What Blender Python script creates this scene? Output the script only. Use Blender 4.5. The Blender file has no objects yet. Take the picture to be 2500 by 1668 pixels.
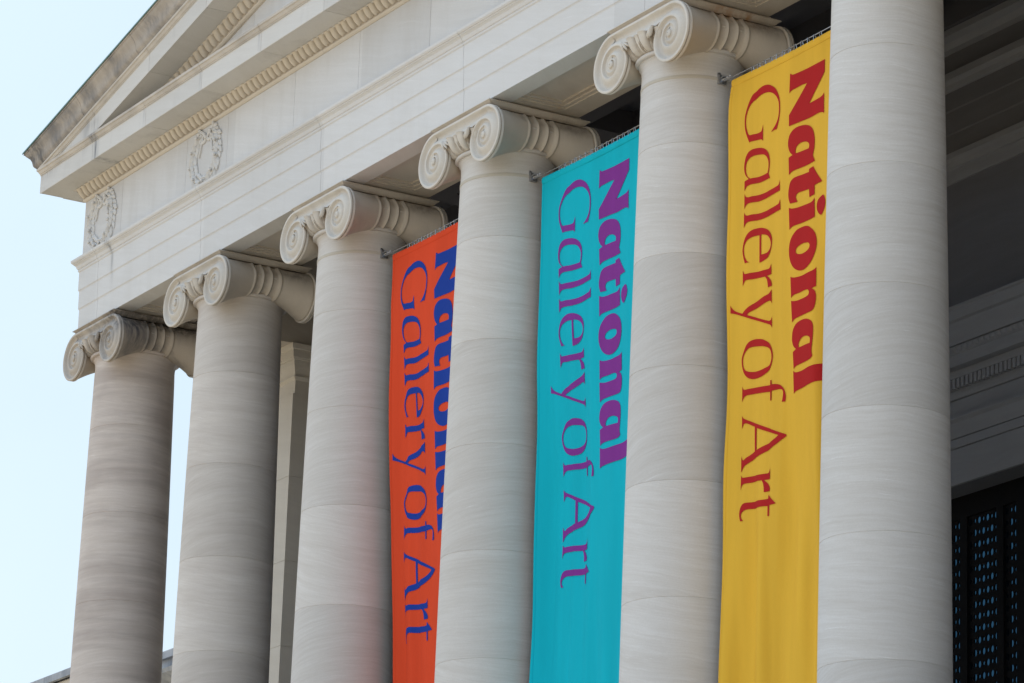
import bpy, bmesh, math, random
from mathutils import Vector, Matrix
from math import sin, cos, pi, radians
random.seed(7)
C = bpy.context.scene.collection
ZO = 20.3                      # height of the architrave soffit above the ground
XC = [0.179, 4.2, 8.4, 12.815, 17.671, 22.083, 26.284, 30.303]   # column axes
FY = -0.785                    # front face of the entablature
XL, XR = -0.594, 31.076        # left and right ends of the entablature
YB = 6.1                       # face of the wall at the back of the portico

# ------------------------------------------------------------------ helpers
class MB:
    def __init__(s): s.v = []; s.f = []
    def add(s, vs, fs):
        n = len(s.v); s.v += [tuple(p) for p in vs]; s.f += [tuple(i + n for i in f) for f in fs]
    def box(s, x0, x1, y0, y1, z0, z1):
        s.add([(x0,y0,z0),(x1,y0,z0),(x1,y1,z0),(x0,y1,z0),(x0,y0,z1),(x1,y0,z1),(x1,y1,z1),(x0,y1,z1)],
              [(0,3,2,1),(4,5,6,7),(0,1,5,4),(1,2,6,5),(2,3,7,6),(3,0,4,7)])
    def grid(s, rows, closed_u=False, closed_v=False, flip=False):
        nr, nc = len(rows), len(rows[0]); vs = [p for r in rows for p in r]; fs = []
        for i in range(nr if closed_v else nr-1):
            for j in range(nc if closed_u else nc-1):
                a = i*nc+j; b = i*nc+(j+1)%nc; c = ((i+1)%nr)*nc+(j+1)%nc; d = ((i+1)%nr)*nc+j
                fs.append((a,d,c,b) if flip else (a,b,c,d))
        s.add(vs, fs)
    def prism(s, prof, ends):
        """closed prism: prof = list of (p,z); ends = two functions (p,z)->point"""
        n = len(prof); a = [ends[0](p,z) for p,z in prof]; b = [ends[1](p,z) for p,z in prof]
        s.add(a+b, [(i,(i+1)%n,n+(i+1)%n,n+i) for i in range(n)] + [tuple(range(n-1,-1,-1)), tuple(range(n,2*n))])
    def lathe(s, prof, n=64, c=(0,0), rmod=None):
        rows = []
        for r, z in prof:
            rows.append([(c[0]+(r+(rmod(2*pi*k/n,z) if rmod else 0))*cos(2*pi*k/n), c[1]+(r+(rmod(2*pi*k/n,z) if rmod else 0))*sin(2*pi*k/n), z) for k in range(n)])
        s.grid(rows, closed_u=True)
    def tube(s, pts, r, n=6):
        pts = [Vector(p) for p in pts]; rows = []
        for i, p in enumerate(pts):
            d = (pts[min(i+1,len(pts)-1)]-pts[max(i-1,0)]).normalized()
            u = d.cross(Vector((0,0,1))) if abs(d.z) < .9 else d.cross(Vector((1,0,0)))
            u.normalize(); w = d.cross(u)
            rows.append([tuple(p+(u*cos(2*pi*k/n)+w*sin(2*pi*k/n))*r) for k in range(n)])
        s.grid(rows, closed_u=True)
        m = len(s.v)-n; f0 = len(s.v)-n*len(pts)
        s.f.append(tuple(range(m, m+n))); s.f.append(tuple(range(f0+n-1, f0-1, -1)))
    def ball(s, c, rx, ry, rz, R=None, nu=8, nv=6):
        rows = []
        for i in range(nv+1):
            t = pi*i/nv; rows.append([])
            for j in range(nu):
                a = 2*pi*j/nu; p = Vector((rx*sin(t)*cos(a), ry*sin(t)*sin(a), rz*cos(t)))
                if R: p = R @ p
                rows[-1].append((c[0]+p.x, c[1]+p.y, c[2]+p.z))
        s.grid(rows, closed_u=True)
    def build(s, name, mat, parent=None, ang=35, recalc=True):
        me = bpy.data.meshes.new(name); me.from_pydata(s.v, [], s.f); me.update()
        bm = bmesh.new(); bm.from_mesh(me)
        bmesh.ops.remove_doubles(bm, verts=bm.verts, dist=1e-5)
        if recalc: bmesh.ops.recalc_face_normals(bm, faces=bm.faces)
        bm.to_mesh(me); bm.free()
        for p in me.polygons: p.use_smooth = True
        me.set_sharp_from_angle(angle=radians(ang))
        me.materials.append(mat)
        o = bpy.data.objects.new(name, me); C.objects.link(o)
        if parent: o.parent = parent
        return o

def tag(o, label=None, cat=None, group=None, kind=None):
    if label: o['label'] = label
    if cat: o['category'] = cat
    if group: o['group'] = group
    if kind: o['kind'] = kind
    return o
def empty(name, loc=(0,0,ZO)):
    o = bpy.data.objects.new(name, None); C.objects.link(o); o.location = loc; o.empty_display_size = .3
    return o
def copy_tree(o, parent=None):
    c = o.copy(); C.objects.link(c)
    if parent: c.parent = parent
    for ch in o.children: copy_tree(ch, c)
    return c
def interp(t, xs, ys):
    if t <= xs[0]: return ys[0]
    for i in range(len(xs)-1):
        if t <= xs[i+1]:
            k = (t-xs[i])/(xs[i+1]-xs[i]); return ys[i]*(1-k)+ys[i+1]*k
    return ys[-1]
def sstep(a, b, x):
    t = min(1, max(0, (x-a)/(b-a))); return t*t*(3-2*t)
def catrom(P, u):
    n = len(P); i = min(int(u), n-2); t = u-i
    p0 = P[max(i-1,0)]; p1 = P[i]; p2 = P[i+1]; p3 = P[min(i+2,n-1)]
    return .5*((2*p1)+(-p0+p2)*t+(2*p0-5*p1+4*p2-p3)*t*t+(-p0+3*p1-3*p2+p3)*t**3)

# ------------------------------------------------------------------ materials
class NT:
    def __init__(s, name):
        s.m = bpy.data.materials.new(name); s.m.use_nodes = True; s.t = s.m.node_tree
        s.b = s.t.nodes['Principled BSDF']
    def n(s, typ, **kw):
        x = s.t.nodes.new(typ)
        for k, v in kw.items():
            if k.startswith('i_'):
                key = k[2:]; key = int(key) if key.isdigit() else key.replace('_',' ')
                x.inputs[key].default_value = v
            else: setattr(x, k, v)
        return x
    def l(s, a, b): s.t.links.new(a, b)
    def math(s, op, a, b=None, c=None):
        x = s.t.nodes.new('ShaderNodeMath'); x.operation = op
        for i, v in enumerate((a, b, c)):
            if v is None: continue
            if isinstance(v, (int, float)): x.inputs[i].default_value = v
            else: s.l(v, x.inputs[i])
        return x.outputs[0]
    def vmul(s, v, sc):
        x = s.t.nodes.new('ShaderNodeVectorMath'); x.operation = 'MULTIPLY'; s.l(v, x.inputs[0]); x.inputs[1].default_value = sc
        return x.outputs[0]
    def noise(s, v, scale, detail=4, rough=.55, dist=0):
        x = s.t.nodes.new('ShaderNodeTexNoise'); s.l(v, x.inputs['Vector'])
        x.inputs['Scale'].default_value = scale; x.inputs['Detail'].default_value = detail
        x.inputs['Roughness'].default_value = rough; x.inputs['Distortion'].default_value = dist
        return x.outputs[0]
    def ramp(s, f, stops):
        x = s.t.nodes.new('ShaderNodeValToRGB'); s.l(f, x.inputs[0]); e = x.color_ramp.elements
        while len(e) < len(stops): e.new(.5)
        for k, (p, c) in enumerate(stops):
            e[k].position = p; e[k].color = (*c, 1) if len(c) == 3 else c
        return x.outputs[0]
    def rng(s, f, a, b, c=0, d=1):
        x = s.t.nodes.new('ShaderNodeMapRange'); s.l(f, x.inputs[0])
        for i, v in zip((1,2,3,4), (a,b,c,d)): x.inputs[i].default_value = v
        return x.outputs[0]
    def mix(s, f, a, b, bt='MIX'):
        x = s.t.nodes.new('ShaderNodeMix'); x.data_type = 'RGBA'; x.blend_type = bt
        for i, v in ((0,f),(6,a),(7,b)):
            if isinstance(v, (int,float)): x.inputs[i].default_value = v
            elif isinstance(v, tuple): x.inputs[i].default_value = (*v,1) if len(v) == 3 else v
            else: s.l(v, x.inputs[i])
        return x.outputs[2]

def stone(name, light, dark, vein=(.5,.5,9.), tilt=0., vmix=1., streak=0., grime=(.10,.10,.11), gscale=(5,5,.7), drums=False, gth=.5, rough=.75, bump=.08, objcol=False, white=.25, warpk=.55, stains=(), crease_shade=0., fine=4.2, brush=None, blk=None):
    """limestone / marble: fine wavy bedding veins, pale hair veins, optional dark weather streaks"""
    T = NT(name); tc = T.n('ShaderNodeTexCoord'); oi = T.n('ShaderNodeObjectInfo')
    add = T.n('ShaderNodeVectorMath', operation='ADD'); T.l(tc.outputs['Object'], add.inputs[0]); T.l(oi.outputs['Location'], add.inputs[1])
    P = add.outputs[0]
    sep = T.n('ShaderNodeSeparateXYZ'); T.l(P, sep.inputs[0]); X, Y, Z = sep.outputs
    sl = T.n('ShaderNodeSeparateXYZ'); T.l(oi.outputs['Location'], sl.inputs[0]); oiX = sl.outputs[0]
    if drums:      # every drum of a shaft is cut from another block
        k = T.math('FLOOR', T.math('DIVIDE', T.math('ADD', Z, 1.93-ZO), 1.535))
        cell = T.math('ADD', T.math('MULTIPLY', k, 3.71), T.math('MULTIPLY', T.n('ShaderNodeObjectInfo').outputs['Random'], 41.))
    else:
        cell = None
    low = T.noise(T.vmul(P, (1,1,1)), .55, 2)
    low2 = T.noise(T.vmul(P, (1,1,1.6)), 1.9, 3)
    warp = T.math('ADD', T.math('MULTIPLY', T.math('SUBTRACT', low, .5), warpk), T.math('MULTIPLY', T.math('SUBTRACT', low2, .5), .07))
    z2 = T.math('ADD', Z, T.math('ADD', warp, T.math('MULTIPLY', T.math('ADD', X, Y), tilt)))
    if cell is not None:
        wn = T.n('ShaderNodeTexWhiteNoise', noise_dimensions='1D'); T.l(cell, wn.inputs['W'])
        z2 = T.math('ADD', z2, T.math('MULTIPLY', T.math('SUBTRACT', wn.outputs[0], .5), 30.))
        z2 = T.math('ADD', z2, T.math('MULTIPLY', T.math('SUBTRACT', wn.outputs[0], .5), T.math('MULTIPLY', T.math('SUBTRACT', X, oiX), .65)))
    cb = T.n('ShaderNodeCombineXYZ'); T.l(X, cb.inputs[0]); T.l(Y, cb.inputs[1]); T.l(z2, cb.inputs[2]); Q = cb.outputs[0]
    v1 = T.noise(T.vmul(Q, vein), 1.0, 7, .62, .25)
    v2 = T.noise(T.vmul(Q, (vein[0]*1.6, vein[1]*1.6, vein[2]*fine)), 1.0, 5, .6, .2)
    if brush: v2 = T.noise(T.vmul(Q, (brush[0],brush[0],brush[1])), 1.0, 4, .65, .3)
    f = T.math('ADD', T.math('MULTIPLY', v1, .7 if not brush else .5), T.math('MULTIPLY', v2, .3 if not brush else .5))
    f = T.rng(f, .36, .64, 0, 1)
    col = T.mix(T.math('MULTIPLY', f, vmix), light, dark)
    # pale hairline veins
    v3 = T.noise(T.vmul(Q, (vein[0]*1.1+.3, vein[1]*1.1+.3, vein[2]*1.7)), 1.3, 4, .6, .4)
    if brush: v3 = T.noise(T.vmul(Q, (brush[0]*.8,brush[0]*.8,brush[1]*.9)), 1.37, 5, .7, .5)
    hv = T.math('POWER', T.rng(v3, .60, .74, 0, 1), 1.2)
    col = T.mix(T.math('MULTIPLY', hv, white), col, (min(1,light[0]*1.18),min(1,light[1]*1.2),min(1,light[2]*1.24)))
    # block-sized tint, speckle
    b = T.noise(P, .9, 3); col = T.mix(T.rng(b, .3, .7, 0, .18), col, (light[0]*.86, light[1]*.82, light[2]*.76))
    sp = T.noise(P, 55, 3, .7); col = T.mix(T.rng(sp, .3, .7, 0, .22), col, (dark[0]*.8, dark[1]*.8, dark[2]*.8))
    if cell is not None:
        tint = T.rng(wn.outputs[0], 0, 1, .93, 1.05)
        vv = T.n('ShaderNodeVectorMath', operation='SCALE'); T.l(col, vv.inputs[0]); T.l(tint, vv.inputs['Scale']); col = vv.outputs[0]
    if blk:
        bk = T.math('FLOOR', T.math('DIVIDE', T.math('SUBTRACT', X, blk[0]), blk[1])); w2 = T.n('ShaderNodeTexWhiteNoise', noise_dimensions='1D'); T.l(bk, w2.inputs['W'])
        vv = T.n('ShaderNodeVectorMath', operation='SCALE'); T.l(col, vv.inputs[0]); T.l(T.rng(w2.outputs[0], 0, 1, .93, 1.03), vv.inputs['Scale']); col = vv.outputs[0]
    if objcol: col = T.mix(1.0, col, oi.outputs['Color'], 'MULTIPLY')
    if streak or objcol:
        g = T.noise(T.vmul(P, gscale), 1.0, 6, .65, .3)
        g2 = T.noise(P, .8, 3)
        gm = T.rng(T.math('ADD', T.math('MULTIPLY', g, .65), T.math('MULTIPLY', g2, .35)), gth-.03, gth+.12, 0, 1)
        amt = T.math('MULTIPLY', gm, streak if not objcol else T.math('SUBTRACT', 1.0, oi.outputs['Alpha']))
        col = T.mix(amt, col, grime)
    if crease_shade:        # warm shade in the hollows of the carving, mixed into the base colour
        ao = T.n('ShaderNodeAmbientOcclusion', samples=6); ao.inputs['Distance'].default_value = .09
        crease = T.math('POWER', T.rng(ao.outputs['AO'], .35, .95, 1, 0), 1.3)
        col = T.mix(T.math('MULTIPLY', T.math('MULTIPLY', crease, T.rng(T.noise(P, 3., 3), .3, .6, .5, 1)), crease_shade), col, (.26,.19,.12))
    for (sx, sy, sz, rx, ry, rz_, sc, amt) in stains:      # grime and rust runs at known spots
        d2 = None
        for ax, c0, r in ((X,sx,rx),(Y,sy,ry),(Z,sz+ZO,rz_)):
            if r is None: continue
            t = T.math('POWER', T.math('ABSOLUTE', T.math('DIVIDE', T.math('SUBTRACT', ax, c0), r)), 2)
            d2 = t if d2 is None else T.math('ADD', d2, t)
        g = T.math('EXPONENT', T.math('MULTIPLY', d2, -1.0))
        ns = T.rng(T.noise(T.vmul(P, (14,14,1.6)), 1.0, 4, .6), .38, .62, .25, 1)
        col = T.mix(T.math('MULTIPLY', T.math('MULTIPLY', g, ns), amt), col, sc)
    T.l(col, T.b.inputs['Base Color']); T.b.inputs['Roughness'].default_value = rough
    T.b.inputs['Specular IOR Level'].default_value = .25
    bn = T.n('ShaderNodeBump', i_Strength=bump, i_Distance=.02); T.l(sp, bn.inputs['Height']); T.l(bn.outputs[0], T.b.inputs['Normal'])
    T.streak_hook = (col, P, X, Y, Z)
    return T

def simple(name, col, rough=.6, metal=0, var=.15, scale=8, spec=.5):
    T = NT(name); tc = T.n('ShaderNodeTexCoord'); nz = T.noise(tc.outputs['Object'], scale, 4)
    c = T.mix(T.rng(nz, .3, .7, 0, 1), col, tuple(x*(1-var) for x in col))
    T.l(c, T.b.inputs['Base Color']); T.b.inputs['Roughness'].default_value = rough; T.b.inputs['Metallic'].default_value = metal
    T.b.inputs['Specular IOR Level'].default_value = spec
    return T.m

M = {}
LT = (.60,.585,.56)
DK = (.15,.155,.17)
M['entab'] = stone('entablature marble', (.605,.605,.605), (.53,.525,.515), vein=(.35,.35,9.), tilt=.30, vmix=.65, white=.3, blk=(.95,2.16), streak=.2, grime=(.40,.38,.35), gscale=(2.5,2.5,.5), gth=.52, warpk=.3).m
M['arch'] = stone('architrave marble', (.62,.62,.62), (.55,.545,.535), vein=(.4,.4,8.), tilt=.30, vmix=.6, white=.45, brush=(1.2,16.), blk=(.1,4.2), streak=.14, grime=(.42,.40,.37), gscale=(3,3,.6), gth=.54, warpk=.3,
                  stains=[(.74,-.85,1.0,.05,None,.42,DK,.75),(.72,-.85,1.22,.10,None,.08,DK,.6)]).m
cst = [(1.08,-1.4,2.78,.10,None,.30,DK,1.),(1.0,-1.4,2.97,.09,None,.10,DK,.7)]+[(.95+2.12*k-.07,-1.4,2.84,.04,None,.25,(.30,.30,.31),.5) for k in (1,2,3)]+[(.6,-1.4,3.02,.10,None,.25,(.25,.25,.26),.5),(-.95,-1.4,2.9,.35,None,.16,(.26,.25,.25),.6),(.75,-1.4,3.25,.35,None,.12,(.2,.2,.21),.5)]
M['cornice'] = stone('cornice marble', (.605,.595,.575), (.51,.495,.465), vein=(.5,.5,6.), tilt=.2, vmix=.5, blk=(.95,2.12), streak=.35, grime=(.28,.27,.26), gscale=(2.6,2.6,.5), gth=.58, stains=cst, warpk=.3).m
M['sima'] = stone('weathered gutter marble', (.46,.42,.375), (.31,.28,.25), vein=(1.2,1.2,2.), tilt=.8, vmix=.9, streak=.8, grime=(.15,.15,.155), gscale=(2.2,2.2,1.4), gth=.48, white=.5, stains=[(x,-1.6,3.2+.22*(x+1.3),.30,None,.25,DK,.55) for x in (-.4,.2,3.4)]+[(-1.25,-1.6,3.2,.35,None,.35,(.07,.075,.085),.85),(-1.0,-1.5,3.15,.12,None,.3,(.06,.065,.07),.7)]).m
M['crown'] = stone('weathered crown moulding', (.56,.52,.465), (.42,.385,.34), vein=(.8,.8,4.), tilt=.3, vmix=.8, streak=.4, grime=(.22,.205,.19), gscale=(1.6,1.6,1.), gth=.5, stains=cst[:2]+cst[-1:]).m
M['mould'] = stone('moulding marble', (.61,.56,.485), (.50,.45,.38), vein=(.8,.8,5.), tilt=.2, vmix=.5, crease_shade=.3).m
M['relief'] = stone('carved relief marble', (.62,.615,.60), (.56,.55,.535), vein=(.8,.8,5.), tilt=.2, vmix=.5, crease_shade=.12).m

M['shaft'] = stone('column shaft marble', (.615,.60,.58), (.49,.46,.425), vein=(.35,.35,7.), vmix=.8, drums=True, objcol=True, white=.8, brush=(1.7,34.), grime=(.30,.25,.225), gscale=(.22,.22,3.0), gth=.46, warpk=.20).m
RU = (.36,.20,.10)
M['cap'] = stone('capital marble', (.62,.60,.565), (.54,.515,.475), vein=(.7,.7,4.), vmix=.5, objcol=True, white=.2, grime=(.13,.13,.14), gscale=(2.4,2.4,1.1), gth=.48, bump=.05, crease_shade=.70,
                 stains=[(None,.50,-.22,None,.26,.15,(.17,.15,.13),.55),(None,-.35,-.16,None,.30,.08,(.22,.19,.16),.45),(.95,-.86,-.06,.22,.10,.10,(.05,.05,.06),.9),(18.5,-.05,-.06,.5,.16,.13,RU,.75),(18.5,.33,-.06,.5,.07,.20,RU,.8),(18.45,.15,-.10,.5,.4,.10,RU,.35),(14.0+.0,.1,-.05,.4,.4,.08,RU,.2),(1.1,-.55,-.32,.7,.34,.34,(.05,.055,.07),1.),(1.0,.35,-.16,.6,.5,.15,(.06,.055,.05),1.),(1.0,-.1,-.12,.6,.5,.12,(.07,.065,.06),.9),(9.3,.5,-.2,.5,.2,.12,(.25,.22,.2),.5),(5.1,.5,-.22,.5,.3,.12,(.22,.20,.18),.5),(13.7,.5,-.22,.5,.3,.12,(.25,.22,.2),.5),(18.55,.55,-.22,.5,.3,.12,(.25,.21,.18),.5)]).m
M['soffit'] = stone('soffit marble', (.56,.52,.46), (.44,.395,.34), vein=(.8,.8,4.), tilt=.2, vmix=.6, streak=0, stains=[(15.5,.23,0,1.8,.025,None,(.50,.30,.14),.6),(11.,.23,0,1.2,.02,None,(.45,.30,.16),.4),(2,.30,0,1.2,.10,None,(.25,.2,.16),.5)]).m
M['inner'] = stone('portico wall stone', (.21,.212,.23), (.17,.17,.185), vein=(.5,.5,5.), vmix=.6, white=.2).m  # darkened stone: the shade inside the porch is put into its colour
M['innerband'] = stone('portico moulding stone', (.36,.37,.40), (.29,.295,.32), vein=(.5,.5,5.), vmix=.6, white=.2).m  # same stone lightened: light caught by the mouldings is put into the colour
M['anta'] = stone('anta marble', (.66,.62,.55), (.57,.53,.465), vein=(.5,.5,6.), tilt=.2, vmix=.6, white=.2, warpk=.3).m
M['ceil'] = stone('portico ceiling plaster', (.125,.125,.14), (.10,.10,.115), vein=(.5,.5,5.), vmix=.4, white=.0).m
M['wing'] = stone('wing marble', (.62,.58,.52), (.54,.50,.44), vein=(.5,.5,5.), vmix=.6).m
M['wingtop'] = stone('weathered parapet marble', (.40,.42,.45), (.26,.28,.31), vein=(1.2,1.2,1.5), vmix=.8, streak=.7, grime=(.13,.15,.18), gscale=(2.2,2.2,.3), gth=.48).m
M['copper'] = simple('green copper flashing', (.10,.20,.18), .7, 0, .3)
M['bronze'] = simple('dark bronze', (.006,.006,.007), .75, 0, .3, 8, .15)
M['metal'] = simple('galvanised steel', (.45,.46,.48), .35, .9, .3, 60)
M['strap'] = stone('strap', (.50,.465,.40), (.44,.40,.34), vein=(1,1,3), vmix=.5, white=.1).m
M['ground'] = simple('pale gravel and paving', (.62,.50,.34), .9, 0, .2, .4)
M['steps'] = stone('step stone', (.50,.47,.42), (.42,.39,.35), vein=(.5,.5,5.), vmix=.6).m
M['roof'] = simple('roof copper', (.18,.26,.24), .8, 0, .3, 2)

# ------------------------------------------------------------------ one Ionic column (local origin on the axis at soffit height)
HB = 13.45                                 # stylobate lies this far below the soffit
RT = [.44,.445,.388,.378,.262,.245,.20,.18,.138,.12,.10,.085,.066]
def rr(th): return catrom(RT, th/(pi/2))
XE, ZE, YF = .72, -.54, -.85
def volute_mb(sx, sy):
    """sx = side of the column, sy = -1 front / +1 back"""
    m = MB()
    P = lambda th, r, y: (sx*(XE+r*sin(th)), -sy*y, ZE+r*cos(th))
    N, K = 132, 16
    rows = []
    for i in range(N*2+1):                 # two turns of the channel
        th = 2*pi*i/N; r0 = rr(th); r1 = rr(th+2*pi); w = r0-r1; row = []
        for k in range(K+1):
            v = k/K
            d = v*w; lip = min(.036, .2*w); g = min(.062, .30*w)
            if d < lip: y = YF+.004*sin(pi*d/lip)*-1
            else:
                q = (d-lip)/(w-lip); y = YF+g*(1-(1-min(1,q*3.2))**2) if q < .3125 else YF+g*(1-sstep(.3125,1,q)**1.15)
            row.append(P(th, r0-d, y))
        rows.append(row)
    m.grid(rows)
    # last turn runs into the eye
    rows = []
    for i in range(N+1):
        th = 4*pi+2*pi*i/N; r0 = rr(th); row = []
        for k in range(7):
            v = k/6; r = r0*(1-v)+.05*v; row.append(P(th, r, YF+.016*sin(pi*v)))
        rows.append(row)
    m.grid(rows)
    m.grid([[P(2*pi*j/24, .052*cos(a), YF-.002-.022*sin(a)) for j in range(24)] for a in (0,.3,.6,.9,1.2,1.45)], closed_u=True)
    m.grid([[P(2*pi*j/24, .052, YF+.03) for j in range(24)],[P(2*pi*j/24, .052, YF-.002) for j in range(24)]], closed_u=True)
    # edge of the slab with a double fillet
    ed = [(0,YF),(.004,YF+.006),(.004,YF+.026),(-.012,YF+.032),(-.012,YF+.040),(.002,YF+.044),(.002,YF+.078),(-.014,YF+.084),(-.05,YF+.086)]
    rows = []
    for i in range(97):
        th = -0.12+(2*pi*.90+.12)*i/96
        rows.append([P(max(th,0) if th<0 else th, rr(max(th,0))+e, y) for e, y in ed])
    m.grid(rows)
    return m
def canalis_mb(sy):
    m = MB(); rows = []; K = 16
    for i in range(41):
        x = -XE+2*XE*i/40; u = 1-abs(x)/XE; bot = ZE+RT[4]-.105*sstep(0,1,u)**.8; top = ZE+.44; w = top-bot; row = []
        for k in range(K+1):
            d = k/K*w; lip = .036; g = .062
            if d < lip: y = YF-.004*sin(pi*d/lip)
            else:
                q = (d-lip)/(w-lip); y = YF+g*(1-(1-min(1,q*3.2))**2) if q < .3125 else YF+g*(1-sstep(.3125,1,q)**1.15)
            row.append((x, -sy*y, top-d))
        row.append((x, -sy*(YF+.02), bot-.012)); row.append((x, -sy*(YF+.10), bot-.012))
        rows.append(row)
    m.grid(rows)
    m.grid([[(-XE,-sy*YF,ZE+.44),(XE,-sy*YF,ZE+.44)],[(-XE,-sy*(YF+.2),ZE+.442),(XE,-sy*(YF+.2),ZE+.442)]])
    return m
def bolster_mb(sx):
    m = MB(); rows = []; NY = 200; NT_ = 60
    for i in range(NY+1):
        y = -.775+1.55*i/NY; a = min(1, abs(y)/.74)
        s = 1-.37*(1-a**1.7); c = .72-.035*(1-a**1.7); row = []
        rid = 0
        for yi in (-.235,-.078,.078,.235):
            d = abs(y-yi)
            if d < .030: rid = max(rid, .006*(1-(d/.030)**6)+.009*math.sqrt(max(0,1-(d/.014)**2)))
        flute = 0
        if abs(y) < .20:
            q = ((y+.235) % .157)/.157; flute = -.020*sin(pi*q)
        for j in range(NT_+1):
            th = radians(3+325*j/NT_); r = (rr(th)-.035*sstep(.4,0,a*0+th))*s - .03*a
            fade = sstep(radians(10), radians(26), th)
            sc = -.10*(1-a**2)*math.exp(-((th-radians(48))/radians(20))**2)   # the S-shaped hollow below the abacus
            r = r*(1+sc)+(rid+flute)*fade
            cz = -.10-.44*s
            row.append((sx*(c+r*sin(th)), y, cz+r*cos(th)))
        rows.append(row)
    m.grid(rows)
    return m
def echinus_mod(a, z):
    n = 20; q = (a*n/(2*pi)) % 1.0; q = abs(q-.5)*2          # 0 centre of an egg, 1 between eggs
    t = (z+.60)/.24
    if t <= 0 or t > 1.05: return -.02
    w = .24+.34*min(1,t/.75)**.7
    egg = .060*math.sqrt(max(0, 1-(q/w)**2)) if q < w else -.028
    if w+.10 <= q < w+.30: egg = .030*math.sqrt(max(0, 1-((q-w-.20)/.10)**2))-.01
    if q > .90: egg = .02
    return egg*sstep(0,.16,t)-.016
def make_column():
    root = empty('ionic_column')
    sh = MB(); r0 = lambda t: .670+.0201*t-.000714*t*t
    prof = [(.66,-.60),(.757,-.592),(.772,-.60),(.779,-.618),(.772,-.640),(.757,-.650),(.722,-.652),(.722,-.668),(.704,-.690),(.692,-.72),(.686,-.77),(.684,-.84)]
    z = -.95; zs = []
    joints = [-1.93-1.535*k for k in range(8)]
    zs = [-.95+(-12.3)*k/40 for k in range(41)]
    pts = sorted(set(zs+[j+d for j in joints if j > -12.9 for d in (.005,.0025,-.0025,-.005)]), reverse=True)
    for zz in pts:
        if zz < -12.9: continue
        g = .0045 if any(abs(zz-j) < .004 for j in joints) else 0
        prof.append((r0(-zz)-g, zz))
    rb = r0(12.9)
    prof += [(rb+.02,-12.95),(rb+.05,-12.99),(rb+.05,-13.02)]
    sh.lathe(prof, 96)
    sh.build('shaft', M['shaft'], root, 30)
    cp = MB()
    prof = [(.70,-.30),(.93,-.36)]+[(v+.004, z) for v, z in [(.905,-.385),(.898,-.41),(.890,-.43),(.880,-.455),(.868,-.48),(.852,-.505),(.834,-.53),(.812,-.553),(.788,-.572),(.765,-.588),(.745,-.60)]]+[(.68,-.605)]
    cp.lathe(prof, 20*20, rmod=echinus_mod)
    cp.box(-.70,.70,-.79,.79,-.44,-.101)
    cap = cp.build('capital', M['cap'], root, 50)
    ab = MB()
    q = [(.70,-.11),(.772,-.108),(.778,-.098),(.786,-.090),(.800,-.080),(.812,-.058),(.832,-.042),(.846,-.034),(.850,-.036),(.850,-.024),(.70,-.022)]
    ab.grid([[(sx*h, sy*h, z) for sx, sy in ((-1,-1),(1,-1),(1,1),(-1,1))] for h, z in q], closed_u=True)
    ab.box(-.76,.76,-.74,.74,-.10,.03)
    ab.build('abacus', M['cap'], cap, 30)
    for sx in (-1,1):
        bolster_mb(sx).build('bolster', M['cap'], cap, 50)
        for sy in (-1,1): volute_mb(sx, sy).build('volute', M['cap'], cap, 40)
    for sy in (-1,1):
        canalis_mb(sy).build('volute_band', M['cap'], cap, 40)
    for sy in (-1,1):
        for sx in (-1,1):
            pm = MB()
            for k, (ang, L) in enumerate(((14,.17),(32,.19),(50,.18),(70,.15))):
                a = radians(ang); dx, dz = -sx*cos(a), -sin(a)
                cx = sx*.375+dx*L*.5; cz = -.335+dz*L*.5
                R = Matrix(((dx,0,-dz),(0,1,0),(dz,0,dx)))
                pm.ball((cx, sy*(.865+.012*k), cz), L*.55, .035, .023, R, 10, 8)
            pm.build('palmette', M['cap'], cap, 60)
    bs = MB()
    bs.lathe([(rb+.04,-13.02),(rb+.10,-13.03),(rb+.12,-13.07),(rb+.10,-13.11),(rb+.05,-13.13),(rb+.06,-13.18),(rb+.15,-13.20),(rb+.20,-13.25),(rb+.15,-13.31)], 72)
    bs.box(-rb-.22,rb+.22,-rb-.22,rb+.22,-HB,-13.31)
    bs.build('base', M['shaft'], root, 30)
    return root
col_labels = [
 'brownish banded end column with soot-blackened capital, leftmost against the sky',
 'second column from the left, beige shaft with sky on its left and the square pier on its right',
 'pale column directly left of the orange banner, a strap around its neck',
 'pale column standing between the orange banner and the teal banner',
 'column between the teal banner and the yellow banner, rust stains on its capital side',
 'large near column right of the yellow banner, its capital above the picture',
 'column beyond the right edge, second from the right end of the row',
 'end column at the far right of the row, beyond the picture']
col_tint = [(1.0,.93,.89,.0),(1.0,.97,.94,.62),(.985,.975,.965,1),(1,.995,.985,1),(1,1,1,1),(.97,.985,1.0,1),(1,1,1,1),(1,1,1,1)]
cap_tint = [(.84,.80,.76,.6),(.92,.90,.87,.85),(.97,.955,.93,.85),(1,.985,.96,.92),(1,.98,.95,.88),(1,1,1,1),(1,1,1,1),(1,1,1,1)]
proto = make_column()
for i, x in enumerate(XC):
    o = proto if i == 0 else copy_tree(proto)
    o.location = (x, 0, ZO)
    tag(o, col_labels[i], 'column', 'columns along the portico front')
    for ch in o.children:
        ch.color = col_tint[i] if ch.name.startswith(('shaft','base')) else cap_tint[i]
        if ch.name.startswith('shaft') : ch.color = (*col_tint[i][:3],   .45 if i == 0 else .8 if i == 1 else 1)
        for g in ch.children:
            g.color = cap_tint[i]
            if g.name.startswith('bolster'): g.color = tuple(a*k for a, k in zip(cap_tint[i], (.88,.84,.79,1)))  # bolsters tinted darker, shade on the scroll sides put into the colour
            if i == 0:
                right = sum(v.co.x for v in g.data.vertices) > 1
                g.color = (*g.color[:3], .45 if right or g.name.startswith(('abacus','volute_band')) else .85)

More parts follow.
